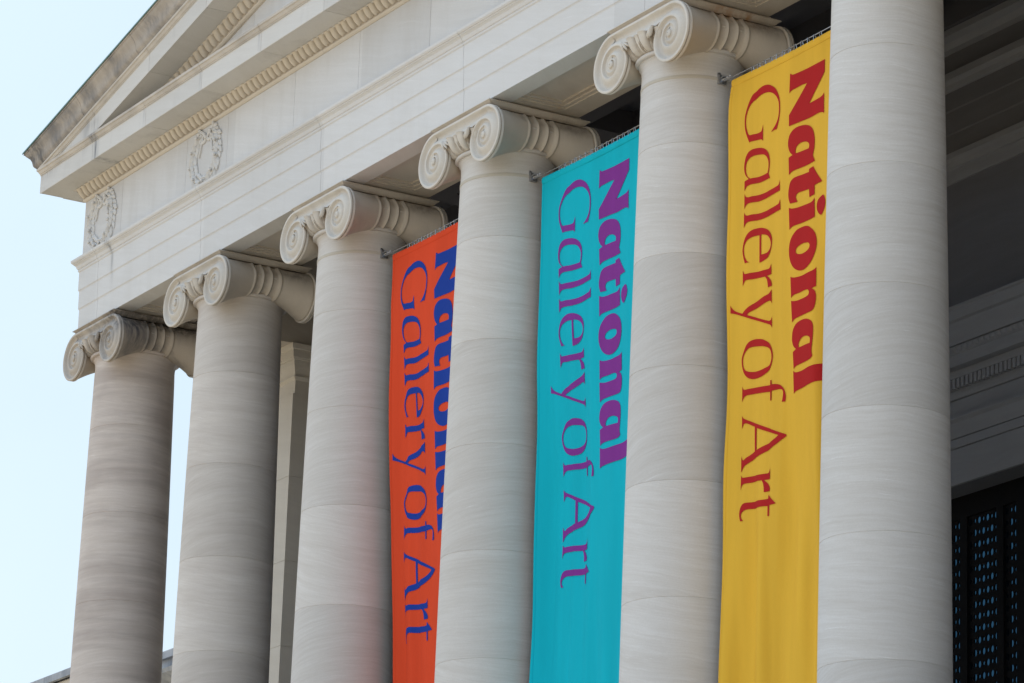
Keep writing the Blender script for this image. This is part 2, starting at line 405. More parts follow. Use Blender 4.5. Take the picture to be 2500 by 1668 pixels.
# ------------------------------------------------------------------ the gallery building
bld = empty('gallery_building')
tag(bld, 'marble portico building with triangular pediment, carved wreaths and dark doorway behind the columns', 'building')
def front(x): return lambda p, z: (x, FY-p, z)
def mitL(p, z): return (XL-p, FY-p, z)
def mitR(p, z): return (XR+p, FY-p, z)
def blocks(mb, prof, cuts, gap=.008):
    """solid blocks along the front, mitred at both corners, open joints between"""
    xs = [None]+cuts+[None]
    for a, b in zip(xs[:-1], xs[1:]):
        mb.prism(prof, (mitL if a is None else front(a+gap/2), mitR if b is None else front(b-gap/2)))
def returns(mb, prof, y1=YB):
    mb.prism(prof, (lambda p, z: (XL-p, y1, z), lambda p, z: (XL-p, FY-p+.0, z)))
    mb.prism(prof, (lambda p, z: (XR+p, FY-p, z), lambda p, z: (XR+p, y1, z)))
DEEP = -.32
arch_prof = [(DEEP,0),(0,0),(0,.352),(.010,.372),(.016,.376),(.016,.690),(.026,.708),(.032,.712),(.032,1.040),(.040,1.050),(.048,1.058),(.052,1.078),(.046,1.092),(.060,1.100),(.070,1.118),(.080,1.150),(.106,1.178),(.118,1.184),(.118,1.196),(.136,1.204),(.152,1.226),(.156,1.262),(DEEP,1.275)]
mb = MB(); blocks(mb, arch_prof, XC[:1]+XC[1:-1]+XC[-1:]); returns(mb, arch_prof)
# soffit: border strips, sunk panels with a stepped frame
def strip(x0,x1,y0,y1,z=0,h=.2): mb.box(x0,x1,y0,y1,z,z+h)
archi = mb.build('architrave', M['arch'], bld, 25)
mb = MB()
ya = FY-DEEP                     # -.465
for i in range(len(XC)-1):
    a, b = XC[i]+1.00, XC[i+1]-1.00
    lo = XC[i] if i else XL+.0; hi = XC[i+1]
    mb.box(a, b, .33, .665, .002, .30)
    mb.box(a, b, .27, .33, .022, .30); mb.box(a+.0, b, -.464, -.42, .022, .30)
    mb.box(a, a+.06, -.42, .27, .022, .30); mb.box(b-.06, b, -.42, .27, .022, .30)
    mb.box(a+.06, b-.06, .20, .27, .045, .30); mb.box(a+.06, b-.06, -.42, -.36, .045, .30)
    mb.box(a+.06, a+.13, -.36, .20, .045, .30); mb.box(b-.13, b-.06, -.36, .20, .045, .30)
    mb.box(a+.13, b-.13, -.36, .20, .075, .30)
    # solid piece over the column
for i, x in enumerate(XC):
    x0 = x-1.0 if i else XL+.33; x1 = x+1.0 if i < 7 else XR-.33
    mb.box(x0, x1, -.463, .665, .003, .30)
    if i == 0: mb.box(XL+.003, XL+.33, -.463, .665, .003, .30)
mb.box(XL+.32, XR-.32, -.463, .662, .30, 2.3)                     # core
mb.box(XL+.003, .95, .665, YB, .003, 2.3); mb.box(XR-1.544, XR-.003, .665, YB, .003, 2.3)
mb.build('architrave_soffit', M['soffit'], bld, 25)
# frieze
fr = MB(); fj = [.95,3.47,5.00,7.36,9.50,11.72,13.9,16.05,18.2,20.4,22.6,24.8,26.95,29.5]
fprof = [(DEEP,1.275),(.004,1.275),(.004,2.36),(DEEP,2.36)]
blocks(fr, fprof, fj, .007); returns(fr, fprof)
frieze = fr.build('frieze', M['entab'], bld, 25)
# moulding under the cornice: fillets and a row of carved leaves
bm_ = MB(); bprof = [(DEEP,2.335),(.020,2.335),(.028,2.345),(.040,2.352),(.048,2.372),(.046,2.392),(.030,2.398),(.030,2.42),(DEEP,2.57)]
blocks(bm_, bprof, [4.05+4.3*k for k in range(6)], .006); returns(bm_, bprof)
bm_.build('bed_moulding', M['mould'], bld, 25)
def leaf_row(x0, x1, zf, pitch=.178, y0=FY, zr=(2.405,2.562), pr=(.035,.165)):
    m = MB(); n = int((x1-x0)/pitch); per = 12; K = 9; rows = []
    for k in range(K+1):
        t = k/K; row = []
        base = pr[0]+(pr[1]-pr[0])*(t**1.5*.75+.25*t)
        for i in range(n*per+1):
            q = (i % per)/per; d = abs(q-.5)*2
            w = .72 if t > .35 else .72*math.sqrt(max(.02,(t/.35)))
            bulge = .052*math.sqrt(max(0, 1-(d/w)**2))*(.55+.45*sin(pi*min(1,t*1.1))) if d < w else -.035
            if .90 < d and t > .15: bulge = .012
            x = x0+i*pitch/per
            row.append((x, y0-(base+bulge*sstep(0,.12,t)), zf(x)+zr[0]+(zr[1]-zr[0])*t-.25*max(0,bulge)))
        rows.append(row)
    m.grid(rows, flip=True); return m
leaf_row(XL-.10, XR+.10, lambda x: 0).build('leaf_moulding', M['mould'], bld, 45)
# horizontal cornice
cj = [.95+2.12*k for k in range(0,15)]
cprof = [(DEEP,2.552),(.172,2.552),(.176,2.566),(.60,2.560),(.612,2.552),(.618,2.560),(.618,2.868),(.628,2.878),(.634,2.884),(.634,2.900),(.648,2.908),(.664,2.934),(.672,2.952),(.690,2.962),(.694,2.985),(.694,3.004),(DEEP,3.075)]
chi = [(DEEP,2.8785),(.61,2.8785)]+[q for q in cprof if q[1] > 2.879]
cprof = [q for q in cprof if q[1] < 2.879]+[(DEEP,2.878)]
mb = MB(); blocks(mb, chi, cj, .009); returns(mb, chi, YB+3); mb.build('crown_moulding', M['crown'], bld, 25)
mb = MB(); blocks(mb, cprof, cj, .009); returns(mb, cprof, YB+3)
cor = mb.build('cornice', M['cornice'], bld, 25)
# pediment
SL = .2214; XA = (XL+XR)/2
def rz(x): return SL*((x-(XL-.69)) if x <= XA else ((XR+.69)-x))
def rake(mb, prof, cuts, gap=.009, miter=True, x0=None):
    for side in (0,1):
        xs = [None]+cuts+[XA]
        for k, (a, b) in enumerate(zip(xs[:-1], xs[1:])):
            def e(x, g, s=side):
                def f(p, z):
                    xx = (XL-p if x is None and x0 is None else (x0 if x is None else x+g))
                    zz = z+SL*(xx-(XL-.69)); 
                    return (xx, FY-p, zz) if s == 0 else (XL+XR-xx, FY-p, zz)
                return f
            mb.prism(prof, (e(a, gap/2), e(b, -gap/2 if b != XA else 0)))
rprof = [(-.25,2.553),(.172,2.552),(.176,2.566),(.60,2.560),(.612,2.552),(.618,2.560),(.618,2.868),(.628,2.878),(.634,2.884),(.634,2.900),(.648,2.908),(.664,2.934),(.672,2.952),(.690,2.962),(.694,2.985),(.694,3.004),(-.25,3.02)]
rprof = [(p-.004 if p > 0 else p, z) for p, z in rprof]
def split(pf, z): return [q for q in pf if q[1] <= z and q[0] > -.2], [q for q in pf if q[1] > z]
lo = [(-.25,2.553)]+[q for q in rprof if q[0] > 0 and q[1] < 2.879]+[(-.25,2.875)]
hi = [(-.25,2.8755),(.60,2.8755)]+[q for q in rprof if q[0] > 0 and q[1] > 2.879]+[(-.25,3.02)]
rprof = lo
mb = MB(); rake(mb, hi, cj[:7], x0=XL-.66); mb.build('crown_moulding', M['crown'], bld, 25)
mb = MB(); rake(mb, rprof, cj[:7], x0=XL-.66); mb.build('raking_cornice', M['cornice'], bld, 25)
sprof = [(-.25,3.010),(.697,3.010),(.700,3.022),(.716,3.034),(.742,3.070),(.752,3.110),(.762,3.160),(.786,3.215),(.826,3.262),(.852,3.290),(.862,3.312),(.880,3.318),(.884,3.352),(-.25,3.40)]
mb = MB(); rake(mb, sprof, [.66+2.13*k for k in range(7)], .010); sima = mb.build('gutter_moulding', M['sima'], bld, 25)
mb = MB(); rake(mb, [(-.3,3.405),(.60,3.375),(.889,3.356),(.896,3.340),(.902,3.342),(.900,3.372),(-.3,3.43)], [], 0); mb.build('copper_flashing', M['copper'], bld, 25)
for s in (0,1):
    m = leaf_row(.6, XA, lambda x: SL*(x-(XL-.69))+.0, y0=FY, zr=(2.405,2.562))
    if s: m.v = [(XL+XR-x, y, z) for x, y, z in m.v]
    m.build('leaf_moulding', M['mould'], bld, 45)
    m = MB(); m.prism([(-.1,2.33),(.02,2.335),(.046,2.352),(.048,2.385),(.030,2.398),(.030,2.44),(-.1,2.6)], tuple((lambda xx: (lambda p, z: (xx if not s else XL+XR-xx, FY-p, z+SL*(xx-(XL-.69)))))(xx) for xx in (.6, XA)))
    m.build('bed_moulding', M['mould'], bld, 25)
ty = MB(); xs = [XL+1.0]+[3.3+2.4*k for k in range(12)]+[XR-1.0]
for a, b in zip(xs[:-1], xs[1:]):
    a2, b2 = a+.003, b-.003; c = [a2]+([XA] if a2 < XA < b2 else [])+[b2]
    top = [(x, 2.45+rz(x)) for x in c]
    base = [(a2, 3.03),(b2, 3.03)]
    n = len(top)+2
    pf = base+top[::-1]
    ty.add([(x, FY+.02, max(z,3.03)) for x, z in pf]+[(x, FY+.4, max(z,3.03)) for x, z in pf], [(i,(i+1)%n,n+(i+1)%n,n+i) for i in range(n)]+[tuple(range(n))])
ty.build('tympanum', M['entab'], bld, 25)
# roof and main block
rf = MB(); zr0 = 3.36; 
rf.add([(XL-.9,FY+.5,zr0+.0),(XA,FY+.5,zr0+SL*(XA-XL+.9)),(XR+.9,FY+.5,zr0),(XL-.9,24,zr0),(XA,24,zr0+SL*(XA-XL+.9)),(XR+.9,24,zr0)], [(0,1,4,3),(1,2,5,4),(3,4,5),(0,2,1)])
rf.v = [(x,y,z-.03) for x,y,z in rf.v]
rf.build('roof', M['roof'], bld, 25)
# walls of the portico
DX0, DX1, DZ = 12.75, 17.73, -4.98          # doorway
mb = MB()
for (x0,x1,z0,z1) in ((XL+.01,DX0,-HB,1.0),(DX1,XR-.01,-HB,1.0),(DX0,DX1,DZ,1.0)):
    mb.box(x0,x1,YB+.05,YB+1.2,z0,z1)
mb.box(XL+.01,XR-.01,YB+.052,YB+1.2,1.0,3.0)
mb.box(XL+.01,XL+1.0,YB+1.2,24,-HB-6.85,3.0); mb.box(XR-1,XR-.01,YB+1.2,24,-HB-6.85,3.0); mb.box(XL+1,XR-1,23,24,-HB-6.85,3.0)
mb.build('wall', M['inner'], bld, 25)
def yprism(mb, prof, x0, x1, yb):           # profile (p,z), p projects towards the viewer from y=yb
    mb.prism(prof, (lambda p, z: (x0, yb-p, z), lambda p, z: (x1, yb-p, z)))
mb = MB()
ib = MB()
yprism(mb, [(0,.07),(.03,.07),(.03,.40),(.045,.42),(.045,.76),(.06,.78),(.06,1.06),(0,1.065)], .95, XR-1.544, YB+.05)
yprism(ib, [(0,1.066),(.07,1.066),(.10,1.08),(.12,1.15),(.18,1.20),(.18,1.31),(0,1.33)], .95, XR-1.544, YB+.05)
yprism(ib, [(0,-.36),(.03,-.355),(.03,-.15),(.06,-.14),(.08,-.06),(.13,-.02),(.13,.066),(0,.07)], 1.05, XR-1.65, YB+.049)
yprism(ib, [(0,1.70),(.10,1.72),(.16,1.80),(.28,1.84),(.28,1.94),(0,1.96)], .95, XR-1.544, YB+.05)
# the inner face of the front beam
m2 = [(0,.02),(.02,.02),(.02,.40),(.035,.42),(.035,.76),(.05,.78),(.05,1.06),(.12,1.14),(.16,1.20),(.16,1.28),(0,1.30)]
mb.prism(m2, (lambda p, z: (.95, .667+p, z), lambda p, z: (XR-1.544, .667+p, z)))
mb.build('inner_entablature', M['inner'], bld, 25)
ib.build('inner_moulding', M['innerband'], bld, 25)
# ceiling with coffers
mb = MB(); mb.box(.9, XR-1.5, .6, YB+.1, 2.45, 2.7)
for y in (.70, 1.9, 3.3, 4.7, 5.8): mb.box(.95, XR-1.54, y, y+.42, 1.95, 2.449)
for i, x in enumerate(XC):
    for dx in (-.25, ):
        mb.box(x+dx, x+dx+.5, .72, YB+.04, 2.02, 2.448)
    if i < 7:
        xm = (XC[i]+XC[i+1])/2; mb.box(xm-.2, xm+.2, .72, YB+.04, 2.06, 2.447)
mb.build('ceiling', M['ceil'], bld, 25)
# door surround with its own cornice
ds = MB(); x0, x1 = DX0-1.15, DX1+1.15
yw = YB+.045
def sur(prof, xa=x0, xb=x1): yprism(ds, prof, xa, xb, yw)
sur([(0,-2.55),(.60,-2.55),(.60,-2.58),(.57,-2.60),(.55,-2.74),(.50,-2.76),(.44,-2.98),(.43,-3.02),(.43,-3.06),(0,-3.07)])
sur([(0,-3.07),(.40,-3.07),(.36,-3.16),(.34,-3.17),(.34,-3.34),(0,-3.345)])
sur([(0,-3.345),(.22,-3.35),(.17,-3.44),(.10,-3.44),(.10,-3.60),(.08,-3.62),(.05,-3.70),(0,-3.71)])
sur([(0,-3.71),(.02,-3.712),(.02,-4.02),(0,-4.03)])
sur([(0,-4.03),(.20,-4.032),(.20,-4.06),(.15,-4.10),(.10,-4.26),(.09,-4.30),(0,-4.31)])
sur([(0,-4.31),(.075,-4.312),(.075,-4.44),(0,-4.45)]); sur([(0,-4.45),(.05,-4.452),(.05,DZ+.003),(0,DZ+.003)])
for sgn, xe in ((-1,DX0),(1,DX1)):
    a, b = sorted((xe, xe+sgn*.85)); ds.box(a, b, yw-.05, yw+.01, -HB, DZ+.002)
    a, b = sorted((xe+sgn*.55, xe+sgn*.85)); ds.box(a, b, yw-.10, yw-.051, -HB, -4.30)
surr = ds.build('door_surround', M['innerband'], bld, 25)
dm = MB(); n = int((x1-x0)/.10)
for k in range(n):
    xx = x0+.02+k*.10; dm.box(xx, xx+.062, yw-.18, yw-.101, -3.59, -3.45)
dm.build('dentils', M['innerband'], surr, 25)
leaf = leaf_row(x0, x1, lambda x: -5.70, pitch=.13, y0=yw, zr=(2.545,2.63), pr=(.34,.39)); leaf.build('egg_moulding', M['innerband'], surr, 45)
# bronze door with pierced transom grille
gy = YB+.48
dr = MB(); dr.box(DX0,DX1,gy+.16,gy+.26,-HB,DZ)
door = dr.build('door', M['bronze'], bld, 25)
gl = NT('door glass'); gl.b.inputs['Base Color'].default_value = (.01,.02,.035,1); gl.b.inputs['Roughness'].default_value = .2; gl.b.inputs['Emission Color'].default_value = (.10,.33,.62,1); gl.b.inputs['Emission Strength'].default_value = .19      # faint glow stands in for blue sky reflected in the glass
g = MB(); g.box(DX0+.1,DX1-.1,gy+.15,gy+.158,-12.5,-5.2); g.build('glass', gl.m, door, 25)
gr = MB()
PX_, PZ_ = .098, .177
def lattice(x0, nx, z1, nz):
    """plate with staggered large and small round openings"""
    for i in range(nx):
        for j in range(nz):
            cx = x0+(i+.5)*PX_; cz = z1-(j+.5)*PZ_
            big = (i+j) % 2 == 0; rx, rzz = (.040,.054) if big else (.027,.034)
            n = 16; ou = []; 
            for k in range(n):
                a = 2*pi*k/n; c, s_ = cos(a), sin(a); sc = 1/max(abs(c), abs(s_)); ou.append((cx+c*sc*PX_/2, cz+s_*sc*PZ_/2))
            inn = [(cx+rx*cos(2*pi*k/n), cz+rzz*sin(2*pi*k/n)) for k in range(n)]
            gr.grid([[(x,gy,z) for x,z in ou],[(x,gy,z) for x,z in inn],[(x,gy+.022,z) for x,z in inn]], closed_u=True)
xg = 14.60-7*PX_*0
groups = [(12.95,7),(13.77,7),(14.62-.0,3),(15.087,7),(15.935,3),(16.76,7)]
used = []
for xg0, nx in groups:
    lattice(xg0, nx, -5.31, 40); used.append((xg0, xg0+nx*PX_))
edges = [DX0]+[v for u in used for v in u]+[DX1]
for k in range(0, len(edges), 2): gr.box(edges[k]+.0005, edges[k+1]-.0005, gy-.03, gy+.12, -HB, DZ-.001)
for a, b in used: gr.box(a, b, gy-.03, gy+.12, -5.31, DZ-.002); gr.box(a, b, gy-.03, gy+.12, -HB, -5.31-40*PZ_)
gr.build('grille', M['bronze'], door, 30, recalc=False)
# anta (square pier) at the back left and right corners of the portico
def anta(mir):
    m = MB(); X0, X1 = XL+.14, .90
    f = (lambda x: XL+XR-x) if mir else (lambda x: x)
    def bx(x0,x1,y0,y1,z0,z1):
        a, b = sorted((f(x0), f(x1))); m.box(a,b,y0,y1,z0,z1)
    bx(X0, X1-.06, 2.74, YB, -HB, -.86)
    yj = [-.86-1.5*k for k in range(10)]
    for a, b in zip(yj[:-1], yj[1:]): bx(X0+.0, X1-.05, 2.73, 3.05, max(b,-HB)+.006, a-.001)
    q = [(-.02,-.86),(-.02,-.62),(0,-.60),(.012,-.58),(.03,-.565),(.03,-.545),(.002,-.54),(.012,-.50),(.035,-.40),(.06,-.33),(.065,-.27),(.085,-.265),(.09,-.24),(.105,-.235),(.115,-.18),(.115,-.10),(.14,-.09),(.16,-.04),(.165,-.002)]
    m.grid([[(f(x), y, z) for x, y in ((X0-p*.3, 2.75-p),(X1-.04+p, 2.75-p),(X1-.04+p, 3.05),(X0-p*.3, 3.05))] for p, z in q], closed_u=True, flip=mir)
    bx(X0, X1+.16, 3.051, YB, -.22, -.003); bx(X0, X1+.05, 3.051, YB, -.56, -.221)
    return m.build('pier', M['anta'], bld, 30)
anta(False); anta(True)
mb = MB(); mb.box(XL-1.2, XR+1.2, -1.6, 24.2, -HB-6.85, -HB); mb.build('podium', M['steps'], bld, 25)

# carved wreaths on the frieze
def wreath(cx):
    m = MB(); y = FY-.006; rnd = random.Random(int(cx*10)+3)
    A, Bz, cz = .44, .46, 1.815
    def leafm(px, pz, ang, L, W, lift):
        u = Vector((cos(ang),0,sin(ang))); v = Vector((-sin(ang),0,cos(ang)))
        P = Vector((px,y,pz)); o = Vector((0,-1,0))
        pts = [P, P+u*L*.35+v*W*.5+o*lift*.7, P+u*L*.72+v*W*.42+o*lift*.9, P+u*L+o*lift*.8, P+u*L*.72-v*W*.42+o*lift*.9, P+u*L*.35-v*W*.5+o*lift*.7, P+u*L*.5+o*(lift+.034), P+u*L*.2+o*(lift+.014)]
        bk = [Vector((q.x, y+.01, q.z)) for q in pts[:6]]
        n = 8
        m.add([tuple(q) for q in pts+bk], [(0,1,7),(0,7,5),(1,2,6,7),(7,6,4,5),(2,3,6),(6,3,4)]+[(k,8+k,8+(k+1)%6,(k+1)%6) for k in range(6)])
    for s in (-1,1):
        for k in range(14):
            t = radians(26+(172-26)*k/13)        # from the top down one side
            px, pz = cx+s*A*sin(t), cz+Bz*cos(t)
            tx, tz = s*A*cos(t), -Bz*sin(t); base = math.atan2(tz, tx)
            for d in (-1,0,1):
                a = base+d*s*radians(26)+rnd.uniform(-.12,.12)
                leafm(px+rnd.uniform(-.01,.01)+d*.035*cos(base+pi/2)*s*1.2, pz+d*.035*sin(base+pi/2)*s*1.2, a, rnd.uniform(.15,.22), rnd.uniform(.07,.10), .016+.022*(d == 0)+rnd.uniform(0,.014))
            if k % 3 == 1: m.ball((px+s*rnd.uniform(-.05,.05), y-.085, pz), .030,.028,.030)
        m.tube([(cx+s*A*sin(t), y-.012, cz+Bz*cos(t)) for t in [radians(24+150*q/16) for q in range(17)]], .026, 8)
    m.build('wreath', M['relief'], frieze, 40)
    rb_ = MB()
    def ribbon(pts, w, th=.030):
        rows = []
        for i, (x, z) in enumerate(pts):
            x2, z2 = pts[min(i+1,len(pts)-1)]; x0_, z0_ = pts[max(i-1,0)]; d = Vector((x2-x0_, z2-z0_)); d.normalize(); nx, nz = -d.y*w/2, d.x*w/2
            rows.append([(x+nx,y+.008,z+nz),(x+nx,y-th*.8,z+nz),(x,y-th*1.25,z),(x-nx,y-th*.8,z-nz),(x-nx,y+.008,z-nz)])
        rb_.grid(rows); n = len(rb_.v); rb_.f += [tuple(range(n-5,n)), tuple(range(n-5*len(pts), n-5*len(pts)+5))]
    for s in (-1,1):
        ribbon([(cx+s*(.085+.07*cos(a)), 2.145+.062*sin(a)) for a in [2*pi*k/14+pi for k in range(13)]], .042)
        ribbon([(cx+s*x, z) for x, z in ((.02,2.14),(.10,2.22),(.17,2.26),(.24,2.30))], .05)
        ribbon([(cx+s*x, z) for x, z in ((.02,2.14),(.10,2.07),(.19,2.08),(.26,2.16),(.30,2.20))], .04)
        ribbon([(cx+s*x, z) for x, z in ((.15,2.10),(.20,2.02),(.22,1.93),(.26,1.85))], .035)
        rb_.ball((cx+s*.25, y-.03, 2.315), .035,.03,.028)
    rb_.ball((cx, y-.035, 2.14), .035,.03,.035)
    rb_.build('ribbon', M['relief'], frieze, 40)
for cx in (.17, 4.24, 26.3, 30.3): wreath(cx)

# ------------------------------------------------------------------ banners
def smooth_path(txt):
    P = []
    for t in txt.split(','):
        s = t.endswith('~'); a, b = map(float, t.strip('~').split()); P.append((a/1000, b/1000, s))
    n = len(P)
    if all(p[2] for p in P): order = list(range(n))+[0]; closed = True
    else:
        k0 = next(i for i in range(n) if not P[i][2]); order = [(k0+i) % n for i in range(n)]+[k0]; closed = False
    out = []
    i = 0
    if closed:
        for i in range(n):
            p0, p1, p2, p3 = (P[(i+d) % n] for d in (-1,0,1,2))
            for t in (0,.25,.5,.75): out.append(tuple(catrom([p0[c],p1[c],p2[c],p3[c]], 1+t) for c in (0,1)))
        return out
    while i < n:
        j = i+1
        while P[order[j]][2]: j += 1
        seg = [P[order[k]] for k in range(i, j+1)]
        if len(seg) == 2: out.append(seg[0][:2])
        else:
            m = len(seg)
            for a in range(m-1):
                p0 = seg[a-1] if a else seg[a]; p1 = seg[a]; p2 = seg[a+1]; p3 = seg[a+2] if a+2 < m else seg[a+1]
                for t in (0,.25,.5,.75):
                    out.append(tuple(catrom([p0[c],p1[c],p2[c],p3[c]], 1+t) for c in (0,1)))
        i = j
    return out
def text_mesh(contours, dx, disp, off, name, mat, parent, z0):
    cu = bpy.data.curves.new('tmp', 'CURVE'); cu.dimensions = '2D'; cu.fill_mode = 'BOTH'
    for c in contours:
        pts = smooth_path(c); sp = cu.splines.new('POLY'); sp.points.add(len(pts)-1); sp.use_cyclic_u = True
        for k, (x, z) in enumerate(pts): sp.points[k].co = (x+dx, z, 0, 1)
    ob = bpy.data.objects.new('tmp', cu); C.objects.link(ob)
    dg = bpy.context.evaluated_depsgraph_get(); me = bpy.data.meshes.new_from_object(ob.evaluated_get(dg))
    bpy.data.objects.remove(ob); bpy.data.curves.remove(cu)
    bm = bmesh.new(); bm.from_mesh(me); bpy.data.meshes.remove(me)
    x = -.2
    while x < 3.2:
        bmesh.ops.bisect_plane(bm, geom=bm.verts[:]+bm.edges[:]+bm.faces[:], plane_co=(x,0,0), plane_no=(1,0,0)); x += .05
    z = 0
    while z > -7:
        bmesh.ops.bisect_plane(bm, geom=bm.verts[:]+bm.edges[:]+bm.faces[:], plane_co=(0,z,0), plane_no=(0,1,0)); z -= .25
    for v in bm.verts:
        xx, zz = v.co.x, v.co.y; v.co = Vector((xx, disp(xx, zz)-off, zz+z0))
    bmesh.ops.recalc_face_normals(bm, faces=bm.faces)
    me = bpy.data.meshes.new(name); bm.to_mesh(me); bm.free()
    for p in me.polygons: p.use_smooth = True
    me.materials.append(mat); o = bpy.data.objects.new(name, me); C.objects.link(o); o.parent = parent
    return o
